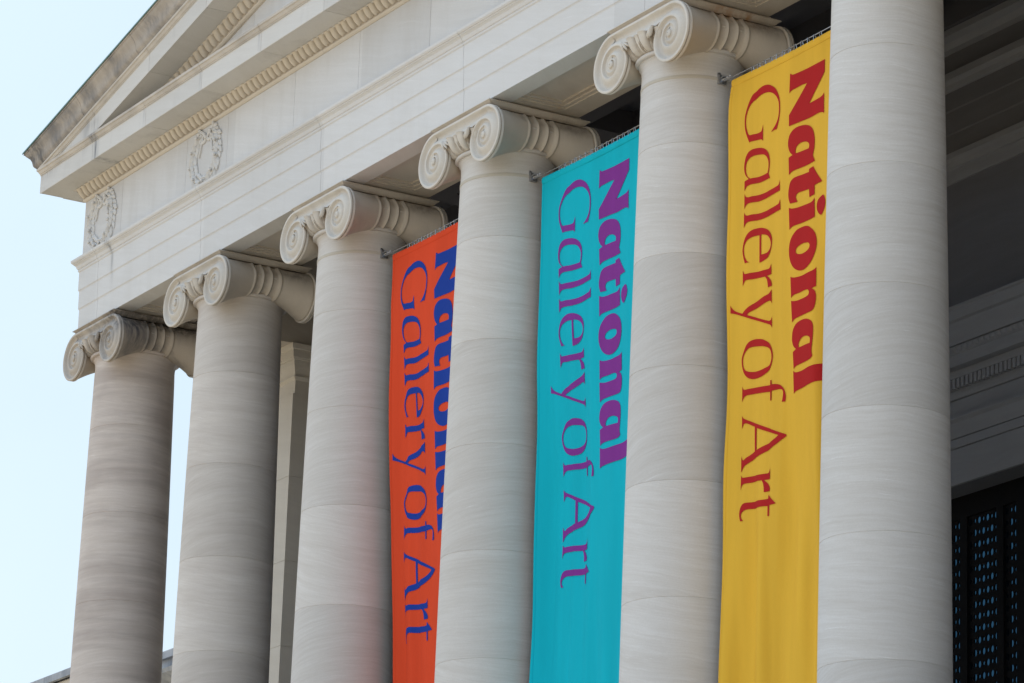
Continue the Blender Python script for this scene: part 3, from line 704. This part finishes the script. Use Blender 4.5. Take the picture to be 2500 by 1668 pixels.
GLY = {
 'bold': [
  '1347 -317,1386 -341~,1432 -355~,1690 -366~,1810 -366~,2117 -358,2114 -526,1790 -860,1999 -848~,2073 -833~,2108 -806,2112 -1087,2084 -1065~,2032 -1050~,1957 -1049~,1808 -1057~,1597 -1045~,1334 -1034,1331 -885,1734 -567,1618 -555~,1466 -559~,1398 -559~,1352 -573~,1334 -593',
  '1417 -1447,1356 -1388~,1322 -1309~,1321 -1226~,1362 -1146~,1461 -1101~,1582 -1100~,1718 -1129~,1823 -1180~,1883 -1262~,1907 -1369~,1902 -1468~,1884 -1526~,1866 -1576,1906 -1664,1733 -1673~,1508 -1664~,1402 -1670~,1344 -1698,1334 -1462',
  '1486 -1444,1478 -1409~,1493 -1368~,1538 -1340~,1613 -1331~,1704 -1348~,1764 -1378~,1788 -1416~,1779 -1460',
  '1779 -1737,1869 -1726,1937 -1833~,2049 -1972,1963 -1973~,1889 -1982,1883 -2103,1834 -2104~,1778 -2113,1772 -2001,1650 -1992~,1545 -1986~,1496 -2004~,1486 -2042~,1515 -2103,1360 -2085,1334 -2014~,1328 -1940~,1345 -1862~,1376 -1798~,1430 -1768~,1505 -1761~,1625 -1768~,1775 -1776',
  '1881 -2143,1879 -2397,1772 -2408~,1637 -2408~,1458 -2401~,1383 -2408~,1342 -2433,1336 -2136,1390 -2161~,1495 -2177~,1644 -2185~,1779 -2190~,1839 -2179~',
  '2069 -2157~,2101 -2215~,2108 -2271~,2085 -2327~,2039 -2378~,2002 -2403~,1951 -2367~,1923 -2310~,1923 -2247~,1950 -2192~,2010 -2162~',
  '1732 -2481~,1834 -2551~,1891 -2638~,1904 -2749~,1870 -2865~,1793 -2970~,1680 -3026~,1561 -3026~,1442 -2973~,1365 -2886~,1326 -2769~,1332 -2644~,1379 -2548~,1485 -2476~,1606 -2463~',
  '1726 -2698~,1767 -2726~,1766 -2771~,1716 -2802~,1626 -2815~,1529 -2801~,1475 -2771~,1470 -2733~,1510 -2699~,1615 -2683~',
  '1887 -3059,1876 -3307,1840 -3313~,1800 -3319,1849 -3353~,1870 -3407~,1867 -3486~,1845 -3569~,1806 -3608~,1717 -3617~,1539 -3618~,1404 -3625~,1351 -3655,1343 -3372,1385 -3384~,1473 -3399~,1607 -3403~,1696 -3399~,1738 -3383~,1747 -3345~,1721 -3317~,1655 -3307~,1536 -3310~,1401 -3308~,1347 -3335,1345 -3054,1395 -3077~,1469 -3091~,1603 -3102~,1738 -3094~,1842 -3085~',
  '1422 -4018,1369 -3974~,1341 -3906~,1342 -3835~,1368 -3751~,1447 -3690~,1567 -3675~,1685 -3690~,1772 -3729~,1814 -3788~,1820 -3878~,1805 -3998~,1786 -4125~,1801 -4198,1749 -4227~,1653 -4235~,1490 -4232~,1394 -4241~,1356 -4268,1348 -4041',
  '1482 -4013,1483 -3965~,1522 -3921~,1589 -3900~,1678 -3908~,1743 -3939~,1757 -3977~,1751 -4020',
  '1347 -4285,1376 -4309~,1443 -4324~,1576 -4327~,1694 -4322~,1871 -4317~,2018 -4303~,2062 -4287~,2100 -4252,2095 -4504,1864 -4538~,1687 -4546~,1569 -4550~,1465 -4553~,1383 -4561~,1345 -4583',
],
 'light': [
  '928 -995,990 -986~,1049 -989,1089 -899~,1115 -786~,1119 -675~,1098 -566~,1042 -456~,970 -382~,860 -321~,751 -299~,649 -308~,579 -329~,493 -350~,424 -410~,363 -495~,318 -595~,310 -696~,323 -794~,359 -880~,418 -989,452 -984~,531 -996~,641 -1014~,703 -1027~,742 -1059,743 -829,724 -884~,701 -915~,654 -920~,592 -916~,498 -899~,435 -891~,395 -867~,367 -817~,341 -743~,336 -657~,357 -578~,411 -500~,488 -453~,566 -438~,644 -415~,753 -407~,878 -429~,972 -477~,1052 -557~,1092 -648~,1095 -761~,1076 -848~,1028 -918~,974 -962~',
  '407 -1485,334 -1414~,305 -1331~,308 -1247~,345 -1155~,423 -1107~,533 -1106~,689 -1139~,799 -1188~,870 -1254~,905 -1343~,908 -1437~,897 -1498~,882 -1545,916 -1615,805 -1616~,681 -1609~,556 -1588~,447 -1571~,376 -1575~,345 -1589~,314 -1627,314 -1495,352 -1489~',
  '438 -1488,382 -1446~,346 -1380~,340 -1303~,363 -1244~,425 -1206~,534 -1200~,707 -1235~,800 -1272~,855 -1329~,883 -1393~,881 -1466~,863 -1530,773 -1533~,634 -1521~,509 -1498~',
  '1128 -1697,1130 -1842,1022 -1851~,901 -1864~,777 -1867~,638 -1856~,513 -1831~,419 -1819~,364 -1827~,338 -1848~,319 -1880,316 -1665,339 -1706~,386 -1731~,480 -1741~,637 -1768~,792 -1785~,930 -1780~,1052 -1768~,1105 -1755~',
  '1134 -1955,1141 -2101,1037 -2107~,918 -2121~,780 -2123~,641 -2109~,516 -2086~,422 -2073~,368 -2078~,341 -2099~,315 -2132,315 -1919,339 -1960~,382 -1980~,484 -1990~,640 -2020~,794 -2037~,932 -2033~,1052 -2020~,1104 -2007~',
  '665 -2692,773 -2693~,864 -2662~,923 -2595~,948 -2510~,948 -2427~,913 -2350~,844 -2290~,735 -2241~,627 -2215~,502 -2203~,409 -2225~,347 -2277~,310 -2360~,300 -2450~,320 -2538~,353 -2623,392 -2623~,436 -2630,392 -2598~,348 -2536~,327 -2457~,333 -2385~,379 -2327~,457 -2302~,550 -2302~,659 -2319',
  '701 -2324,752 -2335~,830 -2364~,892 -2413~,925 -2476~,925 -2531~,894 -2578~,818 -2604~,705 -2595',
  '935 -2773,938 -2915,852 -2914~,837 -2917,876 -2943~,927 -2996~,944 -3041~,944 -3078,900 -3071~,857 -3074,851 -3023~,838 -2965~,806 -2918,668 -2898~,513 -2877~,404 -2861~,357 -2869~,319 -2929,315 -2714,348 -2764~,387 -2774~,480 -2782~,651 -2809~,805 -2824~,897 -2823~',
  '942 -3120,945 -3311,929 -3278~,901 -3260~,856 -3258~,764 -3278~,610 -3298~,471 -3310~,412 -3336,534 -3384~,688 -3449~,857 -3516~,910 -3526~,932 -3513~,946 -3482,949 -3636,927 -3598~,888 -3573~,735 -3506~,534 -3423~,300 -3322~,143 -3258~,68 -3235,66 -3127,95 -3171~,159 -3223~,237 -3261~,320 -3297,378 -3259~,470 -3227~,609 -3207~,748 -3183~,855 -3164~,914 -3143~',
  '668 -3718~,798 -3759~,905 -3837~,957 -3938~,966 -4030~,938 -4122~,868 -4196~,754 -4237~,586 -4231~,447 -4184~,362 -4106~,319 -3996~,314 -3896~,360 -3807~,406 -3745~,475 -3707~,568 -3702~',
  '722 -3827~,845 -3863~,916 -3920~,942 -3989~,934 -4068~,884 -4119~,769 -4146~,616 -4141~,463 -4105~,385 -4066~,347 -4003~,338 -3919~,368 -3854~,430 -3805~,522 -3791~',
  '918 -4317,946 -4323,948 -4379,994 -4384~,1057 -4399~,1120 -4432~,1169 -4491~,1190 -4575~,1182 -4649,1127 -4644,1140 -4600~,1150 -4540~,1141 -4494~,1100 -4470~,1044 -4465~,949 -4466,945 -4589,917 -4587,915 -4467,769 -4455~,616 -4434~,463 -4413~,385 -4413~,347 -4436~,319 -4479,324 -4268,342 -4309~,378 -4326~,463 -4332~,616 -4353~,769 -4372~,915 -4381',
  '316 -4661,341 -4693~,390 -4720~,564 -4797~,829 -4911~,1030 -5005~,1192 -5076,1196 -5101,1111 -5149~,980 -5205~,837 -5253~,641 -5283~,494 -5300~,395 -5327~,347 -5365~,315 -5408,312 -5189,330 -5231~,357 -5252~,409 -5229~,508 -5207~,618 -5192,612 -4866,532 -4832~,448 -4792~,390 -4772~,349 -4777~,317 -4835',
  '665 -4895,1077 -5068,979 -5119~,835 -5161~,667 -5188',
  '944 -5469,949 -5618,845 -5615,895 -5655~,941 -5711~,951 -5746~,949 -5776,852 -5773,847 -5707~,829 -5647~,804 -5611,649 -5590~,501 -5574~,385 -5567~,339 -5584~,316 -5642,316 -5445,341 -5477~,383 -5485~,499 -5492~,680 -5516~,843 -5533~,919 -5527~',
  '928 -5820,988 -5880~,1062 -5954,1015 -5957~,949 -5957,949 -6100,920 -6095,917 -5963,771 -5950~,608 -5930~,459 -5910~,377 -5922~,337 -5957~,338 -6005~,377 -6051,323 -6047,301 -5978~,303 -5912~,334 -5851~,383 -5823~,474 -5824~,687 -5851~,851 -5871~,922 -5869',
],
}
def fabric(name, col):
    T = NT(name); tc = T.n('ShaderNodeTexCoord'); P = tc.outputs['Object']
    n1 = T.noise(T.vmul(P, (3.5,3.5,.3)), 1, 4); n2 = T.noise(P, 90, 2)
    c = T.mix(T.rng(n1, .35, .65, 0, 1), col, tuple(x*.90 for x in col)); n3 = T.noise(T.vmul(P, (1.2,1.2,1.0)), 1, 3); c = T.mix(T.rng(n3, .35, .7, 0, .30), c, tuple(x*.88 for x in col)); c = T.mix(T.rng(n2, .3, .7, 0, .20), c, tuple(x*.8 for x in col))
    T.l(c, T.b.inputs['Base Color']); T.b.inputs['Roughness'].default_value = .8; T.b.inputs['Specular IOR Level'].default_value = .12
    w = T.n('ShaderNodeBump', i_Strength=.12, i_Distance=.01); T.l(n2, w.inputs['Height']); T.l(w.outputs[0], T.b.inputs['Normal'])
    return T.m
ZB = -1.10
# how far the wind pushes each cloth inwards: (depth below the cable, drift) at the left edge, under the light line, under the bold line
FIELD = [
 [([0,.8,2.2,3.6,4.9,6.7,8.5],[0,-.02,.10,.23,.40,.56,.68]), ([0,.87,1.5,3,4,4.95,6.1,8],[0,-.03,.11,.31,.40,.49,.64,.8]), ([0,.8,2.4,4.7,8],[0,-.015,.10,.42,.8])],
 [([0,1.5,3.2,5,7.3],[0,.02,.07,.075,.055]), ([0,.6,1.2,2.4,4,4.8,5.5,6,8],[0,-.02,0,.08,.27,.37,.38,.36,.3]), ([0,1,2.4,4.65,8],[0,.03,.09,.26,.35])],
 [([0,.34,1.1,2.4,4,5.9,8],[0,-.05,-.045,-.02,0,-.04,-.08]), ([0,.7,1.5,2.1,3,4,4.8,6,8],[0,0,.005,.012,.02,.035,.055,.055,.055]), ([0,1,1.6,2.1,2.45,3.1,3.7,4.1,4.6,6],[0,-.003,.005,.027,.045,.075,.11,.13,.155,.2])],
]
def banner(x0, w, dx, cloth, ink, label, seed):
    rnd = random.Random(seed); ph = [rnd.uniform(0,6.28) for _ in range(6)]
    root = empty('banner', (x0, 0, ZO)); tag(root, label, 'banner', 'banners hung between the columns')
    def disp(x, z):
        d = -z; g = min(1, d/2.5)
        dr = [interp(d, *t) for t in FIELD[seed]]; q = sstep(0,.35,x)
        D = dr[0]*(1-q)+dr[1]*q if x < .9 else dr[1]+(dr[2]-dr[1])*sstep(.9,1.4,x)
        D /= (1.86,1.69,1.5)[seed]
        y = .008*sin(x*7+ph[0]+z*.12)*g+.006*sin(x*13+ph[1]-z*.2)*g+.006*sin(x*2.4+ph[2]+z*.4)*g
        e = w-x
        y += seed_fold*sstep(.64,.28,e)*sstep((.8,1.5,2.4)[seed],5.0,d)      # right edge curls away
        y -= (.02,.01,.045)[seed]*math.exp(-((e-.50-.03*(d-5))/.10)**2)*sstep(2.5,6,d)
        y += (.030,.014,.050)[seed]*sin((x+.05*d)*10+ph[4])*sstep(4.8,7.5,d)+(.010,.006,.014)[seed]*sin((x-.06*d)*17+ph[5])*sstep(3.5,7,d)
        y += (.018,.012,.014)[seed]*math.exp(-((x-(.30,.62,.80)[seed]-.02*d)/.045)**2)*sstep(1.,4,d)-(.014,.008,.012)[seed]*math.exp(-((x-(.95,1.45,1.28)[seed]+.03*d)/.05)**2)*sstep(.6,4,d)
        y += .012*math.exp(-(x/.06)**2)*sin(z*2.6+ph[1])*sstep(.2,1,d)*.6
        if left_fold: y += left_fold*math.exp(-((x-.42)/.13)**2)*sstep(1,6,d)
        return y+D+.012*sin(x*5.3+z*1.1+ph[3])*sstep(.3,2,d)
    seed_fold = (.12,.05,.46)[seed]; left_fold = (-.05,0,0)[seed]
    H = 9.6; nx = int(w/.03); m = MB(); rows = []
    for j in range(97):
        z = -H*(j/96)**1.0; row = []
        for i in range(nx+1):
            x = w*i/nx
            wob = sstep(.12,0,x)*(.006*sin(-z*1.9+ph[0])+.003*sin(-z*4.3+ph[2])+(.03,0,-.02)[seed]*math.exp(-((z+.5)/.4)**2))*sstep(0,.3,-z)      # the free edge wavers
            sag = -.018*sin(pi*x/w)+(.02*math.exp(-((x)/.04)**2)*-1)
            row.append((x+wob, disp(x,z), ZB+z+(sag if j == 0 else 0)))
        rows.append(row)
    m.grid(rows); cl = m.build('cloth', cloth, root, 180, recalc=False)
    sh_ = MB(); rows = []
    for j in range(1, 97):
        z = -H*j/96; wob = (.006*sin(-z*1.9+ph[0])+.003*sin(-z*4.3+ph[2])+(.03,0,-.02)[seed]*math.exp(-((z+.5)/.4)**2))*sstep(0,.3,-z)
        rows.append([(x+wob*sstep(.12,0,x), disp(x,z)-o, ZB+z) for x, o in ((-.006,-.004),(-.006,.006),(.012,.011),(.030,.010),(.040,.003),(.042,.0))])
    sh_.grid(rows); sh_.build('side_hem', cloth, root, 60, recalc=False)
    hem = MB(); rows = []
    for j in range(5):
        a = pi*j/4
        rows.append([(w*i/nx, disp(w*i/nx,0)-.012*sin(a)-.004, ZB-.018*sin(pi*i/nx)-.045+.05*cos(a)) for i in range(nx+1)])
    hem.grid(rows); hem.build('hem', cloth, root, 180, recalc=False)
    text_mesh(GLY['bold'], dx, disp, .007, 'lettering', ink, root, ZB)
    text_mesh(GLY['light'], dx, disp, .007, 'lettering', ink, root, ZB)
    cb = MB(); L = -.30; 
    cb.tube([(-.24,0,ZB+.055),(w*.25,0,ZB+.044),(w*.5,0,ZB+.040),(w*.75,0,ZB+.044),(w+.24,0,ZB+.055)], .007)
    cb.build('cable', M['metal'], root, 60)
    n = int((w-.75)/.14)
    rm = None
    for k in range(n):
        x = .47+.14*k
        if rm is None:
            r = MB(); r.tube([(0,-.006,-.035),(.002,-.010,.0),(0,-.008,.045),(.004,0,.052),(.014,.006,.040),(.024,.010,.0),(.026,.010,-.035)], .0055, 5)
            rm = r.build('ring', M['metal'], root, 60); o = rm
        else:
            o = rm.copy(); C.objects.link(o); o.parent = root
        o.location = (x, -.003, ZB+.004); o.rotation_euler = (0, rnd.uniform(-.12,.12), rnd.uniform(-.2,.4))
    return root
FB = {'r': fabric('orange banner cloth', (.68,.068,.022)), 't': fabric('teal banner cloth', (.003,.43,.53)), 'y': fabric('yellow banner cloth', (.73,.425,.042))}
INK = {'r': fabric('blue ink', (.010,.045,.30)), 't': fabric('purple ink', (.21,.033,.26)), 'y': fabric('red ink', (.42,.016,.016))}
banner(9.415, 2.45, 0, FB['r'], INK['r'], 'orange banner with blue lettering, leftmost of the three', 0)
banner(13.80, 2.88, .20, FB['t'], INK['t'], 'teal banner with purple lettering, hung in the middle bay', 1)
banner(18.638, 2.46, 0, FB['y'], INK['y'], 'yellow banner with red lettering beside the large near column', 2)

# straps round the necks that carry the banner cables
def strap(x, label):
    root = empty('mounting_strap', (x, 0, ZO)); tag(root, label, 'strap', 'straps around the column necks')
    m = MB(); m.lathe([(.684,-.975),(.694,-.976),(.696,-.98),(.696,-1.020),(.694,-1.024),(.684,-1.025)], 72); m.build('band', M['strap'], root, 40)
    for s in (1,-1):
        b = MB()
        b.box(s*.70-.04, s*.70+.04, -.055, .055, -1.075, -.955); b.box(s*.745-.03, s*.745+.03, -.02, .02, -1.05, -1.0)
        b.tube([(s*.74, -.03, -1.0),(s*.80,-.035,-.99),(s*.84,-.02,-1.0),(s*.80,-.01,-1.02),(s*.75,-.02,-1.03)], .010)
        for q in range(4): b.ball((s*(.82+.035*q), -.012*(q%2), -1.03+.012*(q%2)), .020,.014,.018)
        b.box(s*.70-.012, s*.70+.012, -.058, -.02, -.955, -.92)
        b.build('bracket', M['metal'], root, 30)
        t = MB(); t.tube([(s*.77,0,-1.03),(s*.98,0,-1.05)], .012); t.build('turnbuckle', M['metal'], root, 30)
    return root
strap(XC[2], 'beige strap around the neck of the column left of the orange banner')
strap(XC[3], 'beige strap around the neck of the column left of the teal banner')
strap(XC[4], 'beige strap around the neck of the column left of the yellow banner')
strap(XC[5], 'beige strap on the large near column, above the picture edge')

# ------------------------------------------------------------------ wings left of the portico
def wing(x0, x1, y0, y1, ztop, band, label):
    r = empty('wing_building', ((x0+x1)/2, y0, ZO)); tag(r, label, 'building')
    cx = (x0+x1)/2; a, b = x0-cx, x1-cx; D = y1-y0
    m = MB(); m.box(a, b, 0, D, -ZO, ztop-band-.02); m.build('wall', M['wing'], r, 25)
    m = MB(); n = max(1, int((b-a)/1.6)); s = (b-a)/n
    for k in range(n): m.box(a+k*s+.004, a+(k+1)*s-.004, -.06, .6, ztop-band, ztop-.0)
    m.box(a+.002, b-.002, .0, D, ztop-band-.01, ztop-.05)
    m.build('parapet', M['wingtop'], r, 25)
    m = MB(); m.prism([(0,ztop-.06),(.16,ztop-.06),(.16,ztop+.10),(.12,ztop+.13),(0,ztop+.14)], (lambda p,z: (a,-p,z), lambda p,z: (b,-p,z)))
    m.box(a, b, .001, D, ztop+.0, ztop+.12)
    m.build('coping', M['wingtop'], r, 25)
    if band < .2: return r
    m = MB(); m.prism([(0,ztop-band-.30),(.10,ztop-band-.28),(.45,ztop-band-.10),(.50,ztop-band-.02),(0,ztop-band)], (lambda p,z: (a,-p,z), lambda p,z: (b,-p,z)))
    m.build('cornice', M['wingtop'], r, 25)
    return r
wing(-75, -20.2, 9, 22, -1.34, .06, 'long low cream wing under a grey weathered coping, far left edge')
wing(-20.1, -1.9, 9.0, 22, -1.80, .42, 'link building with blue grey stained parapet seen between the two end columns')

# ------------------------------------------------------------------ ground and steps
g = MB(); g.add([(-1500,-1500,0),(1500,-1500,0),(1500,1500,0),(-1500,1500,0)], [(0,1,2,3)])
tag(g.build('ground', M['ground']), kind='structure')
st = MB(); n = 45
for k in range(n):
    st.box(XL-.5, XR+.5, -1.62-.33*(n-k), -1.61, k*.152, (k+1)*.152-.001)
tag(st.build('steps', M['steps']), kind='structure')

# ------------------------------------------------------------------ camera
cam = bpy.data.cameras.new('camera'); co = bpy.data.objects.new('camera', cam); C.objects.link(co)
R_ = Vector((0.510644, 0.859202, 0.031849)); U_ = Vector((0.230224, -0.172330, 0.957757)); F_ = Vector((-0.828396, 0.481740, 0.285808))
co.matrix_world = Matrix(((R_.x,U_.x,-F_.x,57.6477),(R_.y,U_.y,-F_.y,-25.9156),(R_.z,U_.z,-F_.z,(-18.7333)+ZO),(0,0,0,1)))
cam.sensor_width = 36; cam.lens = 132.833; cam.clip_end = 5000
bpy.context.scene.camera = co

# ------------------------------------------------------------------ light
HAZE = (5.5,6.7,7.4); FILL_SKY = (7.9,9.6,11.8)
SUN_EL, SUN_AZ = radians(58), radians(28)       # high behind the building, azimuth from +Y towards +X
w = bpy.data.worlds.new('World'); bpy.context.scene.world = w; w.use_nodes = True
nt = w.node_tree; bg = nt.nodes['Background']
sky = nt.nodes.new('ShaderNodeTexSky'); sky.sky_type = 'NISHITA'; sky.sun_disc = False
sky.sun_elevation = SUN_EL; sky.sun_rotation = SUN_AZ; sky.air_density = 1.0; sky.dust_density = 3.0; sky.ozone_density = 1.0
tcw = nt.nodes.new('ShaderNodeTexCoord'); nz = nt.nodes.new('ShaderNodeTexNoise'); nz.inputs['Scale'].default_value = 3.0; nz.inputs['Detail'].default_value = 5
nt.links.new(tcw.outputs['Generated'], nz.inputs['Vector'])
def wm(op, a, b=None, c=None):
    x = nt.nodes.new('ShaderNodeMath'); x.operation = op
    for i, v in enumerate((a,b,c)):
        if v is None: continue
        if isinstance(v, (int,float)): x.inputs[i].default_value = v
        else: nt.links.new(v, x.inputs[i])
    return x.outputs[0]
def wr(f, a, b, c, d):
    x = nt.nodes.new('ShaderNodeMapRange'); nt.links.new(f, x.inputs[0])
    for i, v in zip((1,2,3,4), (a,b,c,d)): x.inputs[i].default_value = v
    return x.outputs[0]
def wmix(f, a, b):
    x = nt.nodes.new('ShaderNodeMix'); x.data_type = 'RGBA'; nt.links.new(f, x.inputs[0])
    for i, v in ((6,a),(7,b)):
        if isinstance(v, tuple): x.inputs[i].default_value = (*v,1)
        else: nt.links.new(v, x.inputs[i])
    return x.outputs[2]
sp_ = nt.nodes.new('ShaderNodeSeparateXYZ'); nt.links.new(tcw.outputs['Generated'], sp_.inputs[0])
haze = wmix(wr(nz.outputs[0], .40, .75, .72, .88), sky.outputs[0], HAZE)
haze = wmix(wr(sp_.outputs[2], .34, .05, 0, .75), haze, (5.9,6.9,7.35))
haze = wmix(wr(sp_.outputs[0], -.15, .55, 0, .9), haze, (2.0,3.0,4.6))      # unseen sky on the right, darkened to cut light from that side
# unseen bright sky added behind the camera to fill the shaded front
side = wr(wm('ADD', wm('MULTIPLY', sp_.outputs[1], -1.0), wm('MULTIPLY', sp_.outputs[0], -.42)), -.15, .45, 0, 1)
cl = wm('MULTIPLY', side, wr(nz.outputs[0], .35, .6, .55, 1))
nt.links.new(wmix(cl, haze, FILL_SKY), bg.inputs[0]); bg.inputs[1].default_value = .135
s = bpy.data.lights.new('sun', 'SUN'); s.energy = 4.6; s.angle = radians(.53); s.color = (1,.94,.84)
so = bpy.data.objects.new('sun', s); C.objects.link(so)
d = Vector((sin(SUN_AZ)*cos(SUN_EL), cos(SUN_AZ)*cos(SUN_EL), sin(SUN_EL)))
so.rotation_euler = d.to_track_quat('Z', 'Y').to_euler(); so.location = (0,40,60)
sc = bpy.context.scene
sc.view_settings.view_transform = 'Standard'; sc.view_settings.look = 'None'; sc.view_settings.exposure = 0
sc.cycles.max_bounces = 8; sc.cycles.diffuse_bounces = 5
